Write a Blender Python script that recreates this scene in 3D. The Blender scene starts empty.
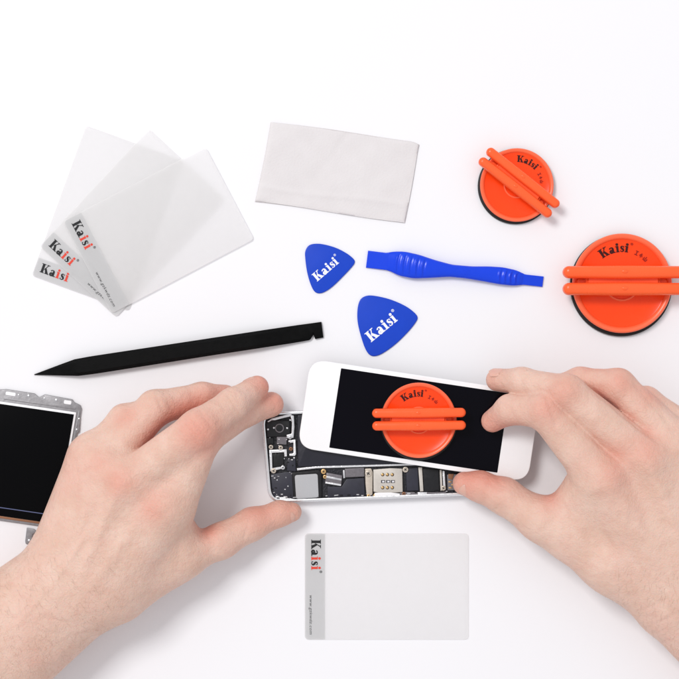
import bpy, bmesh, math, random
import numpy as np
from mathutils import Vector, Matrix

random.seed(7)
C = bpy.context.scene.collection
S = 0.00055            # metres per photo pixel on the table plane
H = 0.90               # camera height
MM = 0.001


def P(px, py, zmm=0.0):
    """photo pixel + height in mm -> world point"""
    z = zmm * MM
    k = S * (H - z) / H
    return Vector(((px - 339.5) * k, (339.5 - py) * k, z))


# ------------------------------------------------------------------ materials
def nodes_of(m):
    m.use_nodes = True
    return m.node_tree, m.node_tree.nodes['Principled BSDF']


def mat(name, col, rough=0.5, spec=0.4, metal=0.0, bump=0.0, bscale=800.0, var=0.0, vscale=60.0, rvar=0.0,
        sss=0.0, coat=0.0, detail=4.0):
    m = bpy.data.materials.new(name)
    nt, b = nodes_of(m)
    L = nt.links
    b.inputs['Base Color'].default_value = (*col, 1)
    b.inputs['Roughness'].default_value = rough
    b.inputs['Specular IOR Level'].default_value = spec
    b.inputs['Metallic'].default_value = metal
    b.inputs['Coat Weight'].default_value = coat
    if sss:
        b.inputs['Subsurface Weight'].default_value = sss
        b.inputs['Subsurface Radius'].default_value = (1.0, 0.3, 0.15)
        b.inputs['Subsurface Scale'].default_value = 0.002
    tc = nt.nodes.new('ShaderNodeTexCoord')
    if var or rvar:
        n = nt.nodes.new('ShaderNodeTexNoise')
        n.inputs['Scale'].default_value = vscale
        n.inputs['Detail'].default_value = 6
        L.new(tc.outputs['Object'], n.inputs['Vector'])
        if var:
            mx = nt.nodes.new('ShaderNodeMix')
            mx.data_type = 'RGBA'
            mx.inputs[6].default_value = (*[max(0, c * (1 - var)) for c in col], 1)
            mx.inputs[7].default_value = (*[min(1, c * (1 + var)) for c in col], 1)
            L.new(n.outputs['Fac'], mx.inputs[0])
            L.new(mx.outputs[2], b.inputs['Base Color'])
        if rvar:
            mr = nt.nodes.new('ShaderNodeMapRange')
            mr.inputs['From Min'].default_value = 0.3
            mr.inputs['From Max'].default_value = 0.7
            mr.inputs['To Min'].default_value = max(0.02, rough - rvar)
            mr.inputs['To Max'].default_value = min(1, rough + rvar)
            L.new(n.outputs['Fac'], mr.inputs['Value'])
            L.new(mr.outputs['Result'], b.inputs['Roughness'])
    if bump:
        n2 = nt.nodes.new('ShaderNodeTexNoise')
        n2.inputs['Scale'].default_value = bscale
        n2.inputs['Detail'].default_value = detail
        L.new(tc.outputs['Object'], n2.inputs['Vector'])
        bp = nt.nodes.new('ShaderNodeBump')
        bp.inputs['Strength'].default_value = 1.0
        bp.inputs['Distance'].default_value = bump
        L.new(n2.outputs['Fac'], bp.inputs['Height'])
        L.new(bp.outputs['Normal'], b.inputs['Normal'])
    return m


M = {}
M['table'] = mat('white_laminate', (0.862, 0.856, 0.880), 0.55, 0.2, rvar=0.08, vscale=25)
M['ink'] = mat('black_ink', (0.022, 0.022, 0.024), 0.6, 0.2)
M['ink_red'] = mat('red_ink', (0.72, 0.07, 0.045), 0.6, 0.2)
M['ink_white'] = mat('white_ink', (0.86, 0.88, 0.92), 0.6, 0.2)
M['ink_cup'] = mat('cup_ink', (0.045, 0.008, 0.008), 0.6, 0.2)
M['ink_cup_faint'] = mat('cup_ink_faint', (0.26, 0.016, 0.01), 0.6, 0.2)
M['blue'] = mat('blue_plastic', (0.008, 0.057, 0.54), 0.34, 0.22, bump=0.00002, bscale=2500, var=0.06, vscale=150)
M['blue_tool'] = mat('blue_nylon', (0.004, 0.052, 0.72), 0.22, 0.30, bump=0.000025, bscale=1800, var=0.06, vscale=120)
M['black'] = mat('black_nylon', (0.0025, 0.0025, 0.0027), 0.42, 0.08, bump=0.00005, bscale=1500, var=0.3, vscale=400, rvar=0.1)
M['orange_rim'] = mat('pale_orange_rim', (1.0, 0.155, 0.060), 0.28, 0.45, var=0.04, vscale=3)
M['orange'] = mat('orange_plastic', (0.98, 0.068, 0.006), 0.24, 0.28, var=0.03, vscale=3, rvar=0.05)
M['orange_handle'] = mat('orange_handle_plastic', (1.0, 0.125, 0.030), 0.26, 0.32, var=0.04, vscale=3, rvar=0.05)
M['rubber'] = mat('black_rubber', (0.010, 0.008, 0.008), 0.5, 0.3)
M['cloth'] = None
M['silver'] = mat('silver_metal', (0.72, 0.72, 0.74), 0.32, 0.5, 1.0, rvar=0.1, vscale=500)
M['alu'] = mat('brushed_aluminium', (0.80, 0.80, 0.82), 0.30, 0.5, 0.85, rvar=0.08, vscale=800)
M['pewter'] = mat('dull_stamped_metal', (0.27, 0.263, 0.275), 0.42, 0.4, 0.35, var=0.25, vscale=500, bump=0.00012, bscale=420, rvar=0.1)
M['gold'] = mat('gold_contact', (0.75, 0.48, 0.22), 0.32, 0.5, 1.0)
M['copper'] = mat('copper_flex', (0.30, 0.14, 0.075), 0.45, 0.4, 0.4)
M['tan'] = mat('tan_bracket', (0.60, 0.53, 0.45), 0.40, 0.5, 0.55, var=0.15, vscale=900)
M['sim'] = mat('nickel_plate', (0.63, 0.59, 0.54), 0.40, 0.5, 0.5, var=0.10, vscale=700)
M['pcb'] = mat('dark_circuit_board', (0.012, 0.012, 0.018), 0.4, 0.4, var=0.6, vscale=700, bump=0.0003, bscale=900)
M['chip'] = mat('navy_chip', (0.020, 0.020, 0.034), 0.32, 0.5, var=0.45, vscale=300)
M['chip_grey'] = mat('grey_chip', (0.20, 0.185, 0.20), 0.32, 0.5, 0.5, var=0.3, vscale=900)
M['battery'] = mat('battery_wrap', (0.014, 0.014, 0.024), 0.38, 0.4, bump=0.0002, bscale=180, var=0.3, vscale=120)
M['speaker'] = mat('grey_mesh_pad', (0.46, 0.47, 0.49), 0.55, 0.3, bump=0.00008, bscale=2500)
M['dark'] = mat('black_module', (0.006, 0.006, 0.008), 0.32, 0.4, rvar=0.1, vscale=500)
M['white_pl'] = mat('white_glass', (0.90, 0.90, 0.915), 0.25, 0.3, rvar=0.04, vscale=60)
M['screen'] = mat('black_display_glass', (0.0022, 0.0019, 0.0045), 0.08, 0.08, rvar=0.04, vscale=50)
M['screen_matte'] = mat('unlit_lcd_panel', (0.001, 0.001, 0.0015), 0.22, 0.07)
M['white_edge'] = mat('white_light_guide', (0.88, 0.88, 0.9), 0.4, 0.3)
M['blue_line'] = mat('blue_grey_film_edge', (0.10, 0.12, 0.24), 0.3, 0.4)
M['foil'] = mat('bright_foil', (0.82, 0.82, 0.84), 0.3, 0.5, 0.7, bump=0.0002, bscale=900)


def mat_card(name, col, opacity, thru=0.5):
    """frosted sheet: part clear, part scattering light back, part scattering it through"""
    m = bpy.data.materials.new(name)
    nt, b = nodes_of(m)
    L = nt.links
    b.inputs['Base Color'].default_value = (*col, 1)
    b.inputs['Roughness'].default_value = 0.42
    b.inputs['Specular IOR Level'].default_value = 0.25
    tc = nt.nodes.new('ShaderNodeTexCoord')
    n = nt.nodes.new('ShaderNodeTexNoise')
    n.inputs['Scale'].default_value = 55
    n.inputs['Detail'].default_value = 5
    L.new(tc.outputs['Object'], n.inputs['Vector'])
    mr = nt.nodes.new('ShaderNodeMapRange')
    mr.inputs['To Min'].default_value = opacity * 0.93
    mr.inputs['To Max'].default_value = opacity * 1.07
    L.new(n.outputs['Fac'], mr.inputs['Value'])
    tl = nt.nodes.new('ShaderNodeBsdfTranslucent')
    tl.inputs['Color'].default_value = (*col, 1)
    tr = nt.nodes.new('ShaderNodeBsdfTransparent')
    m1 = nt.nodes.new('ShaderNodeMixShader')
    m1.inputs[0].default_value = thru
    L.new(b.outputs['BSDF'], m1.inputs[1])
    L.new(tl.outputs['BSDF'], m1.inputs[2])
    m2 = nt.nodes.new('ShaderNodeMixShader')
    L.new(mr.outputs['Result'], m2.inputs[0])
    L.new(tr.outputs['BSDF'], m2.inputs[1])
    L.new(m1.outputs['Shader'], m2.inputs[2])
    out = [x for x in nt.nodes if x.type == 'OUTPUT_MATERIAL'][0]
    L.new(m2.outputs['Shader'], out.inputs['Surface'])
    return m


M['card'] = mat_card('frosted_plastic', (0.970, 0.963, 0.963), 0.52)
M['strip'] = mat_card('grey_printed_band', (0.735, 0.735, 0.74), 0.72, 0.3)


def mat_cloth():
    m = bpy.data.materials.new('white_microfibre')
    nt, b = nodes_of(m)
    L = nt.links
    b.inputs['Roughness'].default_value = 0.95
    b.inputs['Specular IOR Level'].default_value = 0.1
    b.inputs['Sheen Weight'].default_value = 0.15
    tc = nt.nodes.new('ShaderNodeTexCoord')
    n = nt.nodes.new('ShaderNodeTexNoise')
    n.inputs['Scale'].default_value = 120
    n.inputs['Detail'].default_value = 8
    L.new(tc.outputs['Object'], n.inputs['Vector'])
    cr = nt.nodes.new('ShaderNodeMix')
    cr.data_type = 'RGBA'
    cr.inputs[6].default_value = (0.70, 0.665, 0.67, 1)
    cr.inputs[7].default_value = (0.76, 0.73, 0.735, 1)
    L.new(n.outputs['Fac'], cr.inputs[0])
    L.new(cr.outputs[2], b.inputs['Base Color'])
    n2 = nt.nodes.new('ShaderNodeTexNoise')
    n2.inputs['Scale'].default_value = 900
    n2.inputs['Detail'].default_value = 6
    L.new(tc.outputs['Object'], n2.inputs['Vector'])
    w = nt.nodes.new('ShaderNodeTexWave')
    w.inputs['Scale'].default_value = 450
    w.inputs['Distortion'].default_value = 2
    L.new(tc.outputs['Object'], w.inputs['Vector'])
    ad = nt.nodes.new('ShaderNodeMath')
    ad.operation = 'MULTIPLY_ADD'
    ad.inputs[1].default_value = 0.10
    L.new(w.outputs['Fac'], ad.inputs[0])
    L.new(n2.outputs['Fac'], ad.inputs[2])
    bp = nt.nodes.new('ShaderNodeBump')
    bp.inputs['Distance'].default_value = 0.00018
    L.new(ad.outputs[0], bp.inputs['Height'])
    L.new(bp.outputs['Normal'], b.inputs['Normal'])
    return m


M['cloth'] = mat_cloth()


def mat_skin():
    m = bpy.data.materials.new('pale_skin')
    nt, b = nodes_of(m)
    L = nt.links
    N = nt.nodes
    tc = N.new('ShaderNodeTexCoord')
    at = N.new('ShaderNodeAttribute')
    at.attribute_name = 'flush_crease_shade'

    def noise(scale, detail=4, rough=0.55):
        n = N.new('ShaderNodeTexNoise')
        n.inputs['Scale'].default_value = scale
        n.inputs['Detail'].default_value = detail
        n.inputs['Roughness'].default_value = rough
        L.new(tc.outputs['Object'], n.inputs['Vector'])
        return n

    def mix(fac, a, bb):
        mx = N.new('ShaderNodeMix')
        mx.data_type = 'RGBA'
        for s_, v in ((0, fac), (6, a), (7, bb)):
            if isinstance(v, tuple):
                mx.inputs[s_].default_value = v
            elif isinstance(v, float):
                mx.inputs[s_].default_value = v
            else:
                L.new(v, mx.inputs[s_])
        return mx.outputs[2]

    def rng(v, a, bb, c, d):
        r = N.new('ShaderNodeMapRange')
        for k, x in zip(('From Min', 'From Max', 'To Min', 'To Max'), (a, bb, c, d)):
            r.inputs[k].default_value = x
        L.new(v, r.inputs['Value'])
        return r.outputs['Result']

    base = mix(rng(noise(70, 5).outputs['Fac'], 0.35, 0.65, 0.0, 1.0), (0.70, 0.468, 0.372, 1), (0.755, 0.535, 0.44, 1))
    base = mix(rng(noise(260, 6, 0.7).outputs['Fac'], 0.45, 0.72, 0.0, 0.35), base, (0.66, 0.36, 0.285, 1))
    base = mix(rng(noise(38, 3).outputs['Fac'], 0.46, 0.70, 0.0, 0.30), base, (0.70, 0.385, 0.315, 1))
    base = mix(at.outputs['Fac'], base, (0.70, 0.27, 0.20, 1))  # knuckle and fingertip redness, plus finger-gap shade painted into the skin colour
    L.new(base, b.inputs['Base Color'])
    b.inputs['Roughness'].default_value = 0.52
    b.inputs['Specular IOR Level'].default_value = 0.35
    b.inputs['Subsurface Weight'].default_value = 0.22
    b.inputs['Subsurface Radius'].default_value = (1.0, 0.32, 0.18)
    b.inputs['Subsurface Scale'].default_value = 0.0022
    v = N.new('ShaderNodeTexVoronoi')
    v.inputs['Scale'].default_value = 1100
    L.new(tc.outputs['Object'], v.inputs['Vector'])
    a1 = N.new('ShaderNodeMath')
    a1.operation = 'MULTIPLY_ADD'
    a1.inputs[1].default_value = 0.55
    L.new(v.outputs['Distance'], a1.inputs[0])
    L.new(noise(420, 6, 0.65).outputs['Fac'], a1.inputs[2])
    bp = N.new('ShaderNodeBump')
    bp.inputs['Distance'].default_value = 0.00028
    L.new(a1.outputs[0], bp.inputs['Height'])
    bp2 = N.new('ShaderNodeBump')
    bp2.inputs['Distance'].default_value = 0.0012
    L.new(noise(110, 3).outputs['Fac'], bp2.inputs['Height'])
    L.new(bp.outputs['Normal'], bp2.inputs['Normal'])
    L.new(bp2.outputs['Normal'], b.inputs['Normal'])
    return m


M['skin'] = mat_skin()
M['nail'] = mat('fingernail_keratin', (0.70, 0.41, 0.33), 0.30, 0.45, sss=0.2, var=0.06, vscale=300)
M['hair'] = mat('fine_brown_hair', (0.42, 0.27, 0.18), 0.5, 0.3)


# ------------------------------------------------------------------ object helpers
def tag(o, label=None, cat=None, group=None, kind=None):
    if label: o['label'] = label
    if cat: o['category'] = cat
    if group: o['group'] = group
    if kind: o['kind'] = kind
    return o


def thing(name, label, cat, loc, group=None, rz=0.0, sc=1.0):
    o = bpy.data.objects.new(name, None)
    o.empty_display_size = 0.01
    C.objects.link(o)
    o.location = loc
    o.rotation_euler = (0, 0, rz)
    o.scale = (sc, sc, sc)
    return tag(o, label, cat, group)


def finish(bm, sharp=32):
    bmesh.ops.recalc_face_normals(bm, faces=bm.faces[:])
    lim = math.radians(sharp)
    for f in bm.faces:
        f.smooth = True
    for e in bm.edges:
        if len(e.link_faces) == 2:
            e.smooth = e.calc_face_angle(0) < lim


def obj(name, bm, mats, parent=None, offset=None, recalc=True, sharp=32):
    """link a bmesh as one mesh; vertices given in world space when offset (the root's location) is set"""
    if recalc:
        finish(bm, sharp)
    if offset is not None:
        bmesh.ops.translate(bm, verts=bm.verts[:], vec=-Vector(offset))
    me = bpy.data.meshes.new(name)
    bm.to_mesh(me)
    bm.free()
    for m in (mats if isinstance(mats, (list, tuple)) else [mats]):
        me.materials.append(m)
    o = bpy.data.objects.new(name, me)
    C.objects.link(o)
    if parent is not None:
        o.parent = parent
    return o


def copy_tree(o, parent=None):
    c = o.copy()
    C.objects.link(c)
    if parent is not None:
        c.parent = parent
    for ch in [x for x in C.objects if x.parent == o]:
        copy_tree(ch, c)
    return c


def catmull(pts, n=8, closed=True):
    out = []
    k = len(pts)
    idx = range(k) if closed else range(k - 1)
    for i in idx:
        if closed:
            p0, p1, p2, p3 = pts[(i - 1) % k], pts[i], pts[(i + 1) % k], pts[(i + 2) % k]
        else:
            p0, p1, p2, p3 = pts[max(i - 1, 0)], pts[i], pts[i + 1], pts[min(i + 2, k - 1)]
        for j in range(n):
            t = j / n
            out.append(tuple(0.5 * ((2 * b) + (-a + c) * t + (2 * a - 5 * b + 4 * c - d) * t * t + (-a + 3 * b - 3 * c + d) * t ** 3)
                             for a, b, c, d in zip(p0, p1, p2, p3)))
    if not closed:
        out.append(tuple(pts[-1]))
    return out


def round_poly(pts, r, n=6):
    """polygon with rounded corners; r one radius or a list"""
    out = []
    k = len(pts)
    for i in range(k):
        ri = r[i] if isinstance(r, (list, tuple)) else r
        p = Vector(pts[i][:2]); a = Vector(pts[i - 1][:2]); b = Vector(pts[(i + 1) % k][:2])
        da, db = (a - p), (b - p)
        ri = min(ri, da.length * 0.49, db.length * 0.49)
        if ri < 1e-6:
            out.append(tuple(p)); continue
        s0, s1 = p + da.normalized() * ri, p + db.normalized() * ri
        for j in range(n + 1):
            t = j / n
            q = (1 - t) ** 2 * s0 + 2 * t * (1 - t) * p + t * t * s1
            # blend towards a true arc
            out.append(tuple(q))
    return out


def inset(pts, d):
    k = len(pts)
    area = sum(pts[i][0] * pts[(i + 1) % k][1] - pts[(i + 1) % k][0] * pts[i][1] for i in range(k))
    sg = 1 if area > 0 else -1
    out = []
    for i in range(k):
        a, p, b = Vector(pts[i - 1][:2]), Vector(pts[i][:2]), Vector(pts[(i + 1) % k][:2])
        e1, e2 = (p - a), (b - p)
        if e1.length < 1e-9: e1 = e2
        if e2.length < 1e-9: e2 = e1
        n1 = Vector((-e1.y, e1.x)).normalized() * sg
        n2 = Vector((-e2.y, e2.x)).normalized() * sg
        nn = n1 + n2
        if nn.length < 1e-6: nn = n1
        nn.normalize()
        c = max(0.4, nn.dot(n1))
        out.append(tuple(p + nn * (d / c)))
    return out


def prism_bm(bm, pts, z0, z1, bev=0.25, seg=3, proj=P, mi=0, px_mm=0.55, zf=None):
    """extruded outline (photo pixels) between heights in mm with a rounded top edge"""
    zf = zf or (lambda x, y: 0.0)
    rings = [(0.0, z0)]
    bev = min(bev, (z1 - z0) * 0.95)
    if bev > 0:
        for j in range(seg + 1):
            a = j / seg * math.pi / 2
            rings.append((bev * (1 - math.cos(a)), z1 - bev + bev * math.sin(a)))
    else:
        rings.append((0.0, z1))
    vr = []
    for d, z in rings:
        q = inset(pts, d / px_mm) if d > 0 else pts
        vr.append([bm.verts.new(proj(x, y, z + zf(x, y))) for x, y in [p[:2] for p in q]])
    n = len(pts)
    for a, b in zip(vr, vr[1:]):
        for i in range(n):
            f = bm.faces.new((a[i], a[(i + 1) % n], b[(i + 1) % n], b[i]))
            f.material_index = mi
    for cap in (list(reversed(vr[0])), vr[-1]):
        f = bm.faces.new(cap)
        f.material_index = mi
        r = bmesh.ops.triangulate(bm, faces=[f])
        for ff in r['faces']:
            ff.material_index = mi


def prism(name, pts, z0, z1, m, parent, bev=0.25, seg=3, zf=None):
    bm = bmesh.new()
    prism_bm(bm, pts, z0, z1, bev, seg, zf=zf)
    off, p = Vector((0, 0, 0)), parent
    while p is not None:
        off += p.location
        p = p.parent
    return obj(name, bm, m, parent, off)


def rect(x0, y0, x1, y1, ang=0.0):
    cx, cy = (x0 + x1) / 2, (y0 + y1) / 2
    c, s = math.cos(math.radians(ang)), math.sin(math.radians(ang))
    return [(cx + (x - cx) * c - (y - cy) * s, cy + (x - cx) * s + (y - cy) * c) for x, y in ((x0, y0), (x1, y0), (x1, y1), (x0, y1))]


def ring_pts(cx, cy, r, n=24):
    return [(cx + r * math.cos(2 * math.pi * i / n), cy + r * math.sin(2 * math.pi * i / n)) for i in range(n)]


# ------------------------------------------------------------------ lettering drawn by hand
def ribbon(pts, ws, closed=False):
    """a stroke of varying width -> list of quads"""
    k = len(pts)
    L_, R_ = [], []
    for i in range(k):
        a = Vector(pts[i - 1] if (closed or i > 0) else pts[i])
        b = Vector(pts[(i + 1) % k] if (closed or i < k - 1) else pts[i])
        t = (b - a).normalized()
        n = Vector((-t.y, t.x))
        w = ws[i] if isinstance(ws, (list, tuple)) else ws
        L_.append(Vector(pts[i]) + n * w / 2)
        R_.append(Vector(pts[i]) - n * w / 2)
    q = []
    for i in range(k if closed else k - 1):
        j = (i + 1) % k
        q.append([tuple(L_[i]), tuple(R_[i]), tuple(R_[j]), tuple(L_[j])])
    return q


def box2(x0, y0, x1, y1):
    return [[(x0, y0), (x1, y0), (x1, y1), (x0, y1)]]


def disc2(cx, cy, r, n=16):
    return [ring_pts(cx, cy, r, n)]


def smooth_stroke(pts, ws, n=5):
    z = catmull([(p[0], p[1], w) for p, w in zip(pts, ws)], n, closed=False)
    return ribbon([(p[0], p[1]) for p in z], [p[2] for p in z])


def glyph(ch):
    """list of strokes (each a list of polygons), advance width; cap height 1"""
    if ch == 'K':
        return [box2(.10, .03, .38, .97), box2(0, .92, .48, 1), box2(0, 0, .48, .08),
                [[(.38, .40), (.44, .36), (.80, .94), (.68, .94)]], box2(.58, .92, .92, 1),
                [[(.42, .56), (.58, .66), (.96, .06), (.62, .06)]], box2(.54, 0, 1.04, .08)], 1.06
    if ch == 'a':
        el = [(.205 + .125 * math.cos(t), .19 + .135 * math.sin(t)) for t in [2 * math.pi * i / 20 for i in range(20)]]
        return [box2(.30, .06, .53, .50), box2(.32, 0, .66, .10),
                smooth_stroke([(.42, .47), (.38, .58), (.27, .635), (.15, .60), (.10, .51)], [.22, .17, .10, .11, .18]),
                ribbon(el, [.16 + .05 * abs(math.cos(2 * math.pi * i / 20)) for i in range(20)], True)], .68
    if ch == 'i':
        return [box2(.09, .04, .33, .68), box2(0, .60, .30, .68), box2(0, 0, .42, .08), disc2(.205, .86, .135)], .45
    if ch == 's':
        return [smooth_stroke([(.42, .50), (.35, .60), (.22, .635), (.13, .53), (.19, .40), (.33, .30), (.39, .17), (.27, .045), (.14, .06), (.06, .18)],
                              [.06, .07, .10, .17, .21, .21, .17, .10, .07, .06]), box2(.37, .46, .43, .66), box2(.04, .02, .10, .22)], .50
    if ch == 'R':      # the registered mark
        c = (.22, .22)
        el = [(c[0] + .19 * math.cos(t), c[1] + .19 * math.sin(t)) for t in [2 * math.pi * i / 20 for i in range(20)]]
        return [ribbon(el, .055, True), box2(.14, .11, .19, .34),
                smooth_stroke([(.17, .325), (.27, .31), (.27, .23), (.18, .215)], [.045] * 4), [[(.20, .22), (.25, .22), (.31, .11), (.26, .11)]]], .46
    # three small printed characters after the name on the suction cups
    if ch == '1':
        return [box2(.05, .0, .45, .09), box2(.2, .09, .3, .5), box2(.08, .42, .42, .5)], .55
    if ch == '2':
        return [[[(.02, .18), (.10, .12), (.28, .46), (.22, .52)]], [[(.22, .52), (.28, .46), (.48, .12), (.40, .12)]], box2(.2, 0, .29, .34)], .55
    if ch == '3':
        return [box2(.03, 0, .11, .36), box2(.11, 0, .42, .08), box2(.42, 0, .5, .36), box2(.22, .08, .3, .52)], .6
    return [], .3


def lettering(name, text, proj, parent, mats, colour, offset=None, gap=.03):
    """flat printed letters; proj(u, v, k) maps letter space to the surface, k counts strokes so none are coplanar"""
    bm = bmesh.new()
    u = 0.0
    k = 0
    for i, ch in enumerate(text):
        strokes, adv = glyph(ch)
        sc, dy = (.62, .86) if ch == 'R' else (1, 0)
        for st in strokes:
            k += 1
            for poly in st:
                vs = [bm.verts.new(proj(u + x * sc, y * sc + dy, k)) for x, y in poly]
                f = bm.faces.new(vs)
                f.material_index = colour(i)
        u += adv * sc + gap
    bm.normal_update()
    for f in bm.faces:
        if f.normal.z < 0:
            f.normal_flip()
    return obj(name, bm, mats, parent, offset, recalc=False)


def font_mesh(text, size, shear=0.0, spacing=1.0):
    cu = bpy.data.curves.new('url_text', 'FONT')
    cu.body = text
    cu.size = size
    cu.shear = shear
    cu.space_character = spacing
    cu.resolution_u = 3
    o = bpy.data.objects.new('url_text', cu)
    C.objects.link(o)
    dg = bpy.context.evaluated_depsgraph_get()
    me = bpy.data.meshes.new_from_object(o.evaluated_get(dg))
    bpy.data.objects.remove(o)
    return me


# ------------------------------------------------------------------ the table
bm = bmesh.new()
bmesh.ops.create_grid(bm, x_segments=1, y_segments=1, size=1.2)
tag(obj('table', bm, M['table']), kind='structure')

# ------------------------------------------------------------------ plastic cards
CW, CH = 164.0, 106.5      # the card in photo pixels


def make_card(label, group):
    root = thing('plastic_card', label, 'card', (0, 0, 0), group)
    k = S
    pr = lambda x, y, z: Vector((x * k, -y * k, z * MM))
    out = round_poly([(-CW / 2, -CH / 2), (CW / 2, -CH / 2), (CW / 2, CH / 2), (-CW / 2, CH / 2)], 4.5, 6)
    bm = bmesh.new()
    prism_bm(bm, out, 0.0, 0.42, 0.12, 2, proj=pr)
    obj('card_sheet', bm, M['card'], root)
    # printed band at the left end, following the rounded corners
    x0, x1 = -CW / 2 + .6, -CW / 2 + 20.2
    band = round_poly([(x0, -CH / 2 + .6), (x1, -CH / 2 + .6), (x1, CH / 2 - .6), (x0, CH / 2 - .6)], [4.2, 0, 0, 4.2], 6)
    bm = bmesh.new()
    f = bm.faces.new([bm.verts.new(pr(x, y, 0.45)) for x, y in reversed(band)])
    bm.normal_update()
    if f.normal.z < 0: f.normal_flip()
    obj('printed_band', bm, M['strip'], root, recalc=False)
    # the name runs down the band, letter tops to the right
    sc = 9.6
    def pj(u, v, kk):
        return pr(-CW / 2 + 6.6 + v * sc, -CH / 2 + 6.2 + u * sc * .98, 0.48 + kk * 0.002)
    lettering('logo_lettering', 'KaisiR', pj, root, [M['ink'], M['ink_red']], lambda i: 1 if i in (2, 4) else 0)
    me = font_mesh('www.gzkwdz.com', 1.0, 0.2, 1.12)
    w = max(v.co.x for v in me.vertices)
    for v in me.vertices:
        u, t = v.co.x / w * 39.5, v.co.y * 4.3
        v.co = pr(-CW / 2 + 4.9 + t, -CH / 2 + 61.5 + u, 0.49)
    bm = bmesh.new()
    bm.from_mesh(me)
    bm.normal_update()
    for f in bm.faces:
        if f.normal.z < 0: f.normal_flip()
    obj('web_address', bm, M['ink'], root, recalc=False)
    return root


grp = None
card = make_card('single clear card lying level below the open phone, grey band down its left end', grp)
card.location = P(386.7, 586.5, 0.05)
for (cx, cy, ang, z, sc, lab) in (
        (107.8, 218.5, 70.0, 0.05, 0.975, 'lowest clear card of the fan, tilted steepest'),
        (132.6, 223.0, 47.1, 0.65, 0.98, 'middle clear card of the fan, between the top and lowest cards'),
        (158.6, 230.2, 27.7, 1.25, 0.98, 'top clear card of the fan, its whole web address showing')):
    c = copy_tree(card)
    c['label'] = lab
    c.location = P(cx, cy, z)
    c.rotation_euler.z = math.radians(ang)
    c.scale = (sc, sc, 1)
    c['group'] = 'clear cards spread in a fan'

# ------------------------------------------------------------------ folded cloth
def cloth():
    A, B, D, E = (271.0, 122.4), (419.6, 141.6), (404.6, 222.4), (254.6, 202.0)   # TL TR BR BL
    root = thing('folded_cloth', 'white microfibre cleaning cloth folded flat into a rectangle', 'cloth', P(337, 172, 0))
    nu, nv = 90, 56
    rng = np.random.default_rng(4)
    ph = rng.uniform(0, 6.28, 12)

    def layer(name, base, thick, grow, fold):
        bm = bmesh.new()
        top = []
        bot = []
        for j in range(nv + 1):
            v = j / nv
            rt, rb = [], []
            for i in range(nu + 1):
                u = i / nu
                x = (A[0] * (1 - u) + B[0] * u) * (1 - v) + (E[0] * (1 - u) + D[0] * u) * v
                y = (A[1] * (1 - u) + B[1] * u) * (1 - v) + (E[1] * (1 - u) + D[1] * u) * v
                # wavy hem
                x += (u - .5) * grow + .8 * math.sin(3.1 * v + ph[0]) * (abs(2 * u - 1) ** 3)
                y += (v - .5) * grow + .9 * math.sin(5.0 * u + ph[1] + base) * (abs(2 * v - 1) ** 4)
                if u > .93 and v < .12:       # the soft corner at top right
                    y += 2.5 * ((u - .93) / .07) ** 2 * (1 - v / .12)
                eu = min(u, 1 - u) / .035
                ev = (1 - v) / .05 if v > .5 else v / .03
                e = min(1, min(eu, ev))
                edge = math.sqrt(max(0, 1 - (1 - e) ** 2))
                wob = .28 * math.sin(9 * u + 3 * v + ph[2]) + .22 * math.sin(7 * v - 5 * u + ph[3]) + .14 * math.sin(19 * u + 11 * v + ph[4])
                wob += .35 * math.exp(-((v - .80 - .02 * math.sin(6 * u)) / .035) ** 2) * fold       # crease parallel to the fold
                wob += .25 * math.exp(-((u - .42 - .1 * v) / .05) ** 2) * (1 - v) * fold
                wob -= .3 * math.exp(-((u - .52 + .25 * v) / .03) ** 2) * (1 - v) * fold
                h = base + thick * (.35 + .65 * edge) + wob * .9 * edge
                rt.append(bm.verts.new(P(x, y, h)))
                rb.append(bm.verts.new(P(x, y, base + .02)))
            top.append(rt); bot.append(rb)
        for j in range(nv):
            for i in range(nu):
                bm.faces.new((top[j][i], top[j + 1][i], top[j + 1][i + 1], top[j][i + 1]))
                bm.faces.new((bot[j][i], bot[j][i + 1], bot[j + 1][i + 1], bot[j + 1][i]))
        for i in range(nu):
            bm.faces.new((top[0][i], top[0][i + 1], bot[0][i + 1], bot[0][i]))
            bm.faces.new((top[nv][i], bot[nv][i], bot[nv][i + 1], top[nv][i + 1]))
        for j in range(nv):
            bm.faces.new((top[j][0], bot[j][0], bot[j + 1][0], top[j + 1][0]))
            bm.faces.new((top[j][nu], top[j + 1][nu], bot[j + 1][nu], bot[j][nu]))
        obj(name, bm, M['cloth'], root, root.location, sharp=70)
    layer('lower_fold', 0.0, 0.45, 0.3, 0)
    layer('upper_fold', 0.62, 0.6, -0.6, 1)


cloth()

# ------------------------------------------------------------------ opening picks
def Z3(pts):
    return [(300 + x / 5.658, 240 + y / 5.658) for x, y in pts]


def pick(pts, label, tc, ang, cap, length):
    c = (sum(p[0] for p in pts) / len(pts), sum(p[1] for p in pts) / len(pts))
    root = thing('opening_pick', label, 'pick', P(*c, 0), 'blue triangular opening picks')
    out = catmull(pts, 6)
    prism('pick_blade', out, 0.05, 1.0, M['blue'], root, 0.45, 4)
    a = math.radians(ang)
    ca, sa = math.cos(a), math.sin(a)
    wid = 3.36 * cap
    kx = length / wid

    def pj(u, v, kk):
        x, y = (u - 1.66) * cap * kx, (v - .5) * cap
        return P(tc[0] + x * ca - y * sa, tc[1] - x * sa - y * ca, 1.03 + kk * .002)
    lettering('logo_lettering', 'KaisiR', pj, root, [M['ink_white']], lambda i: 0, root.location)


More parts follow.
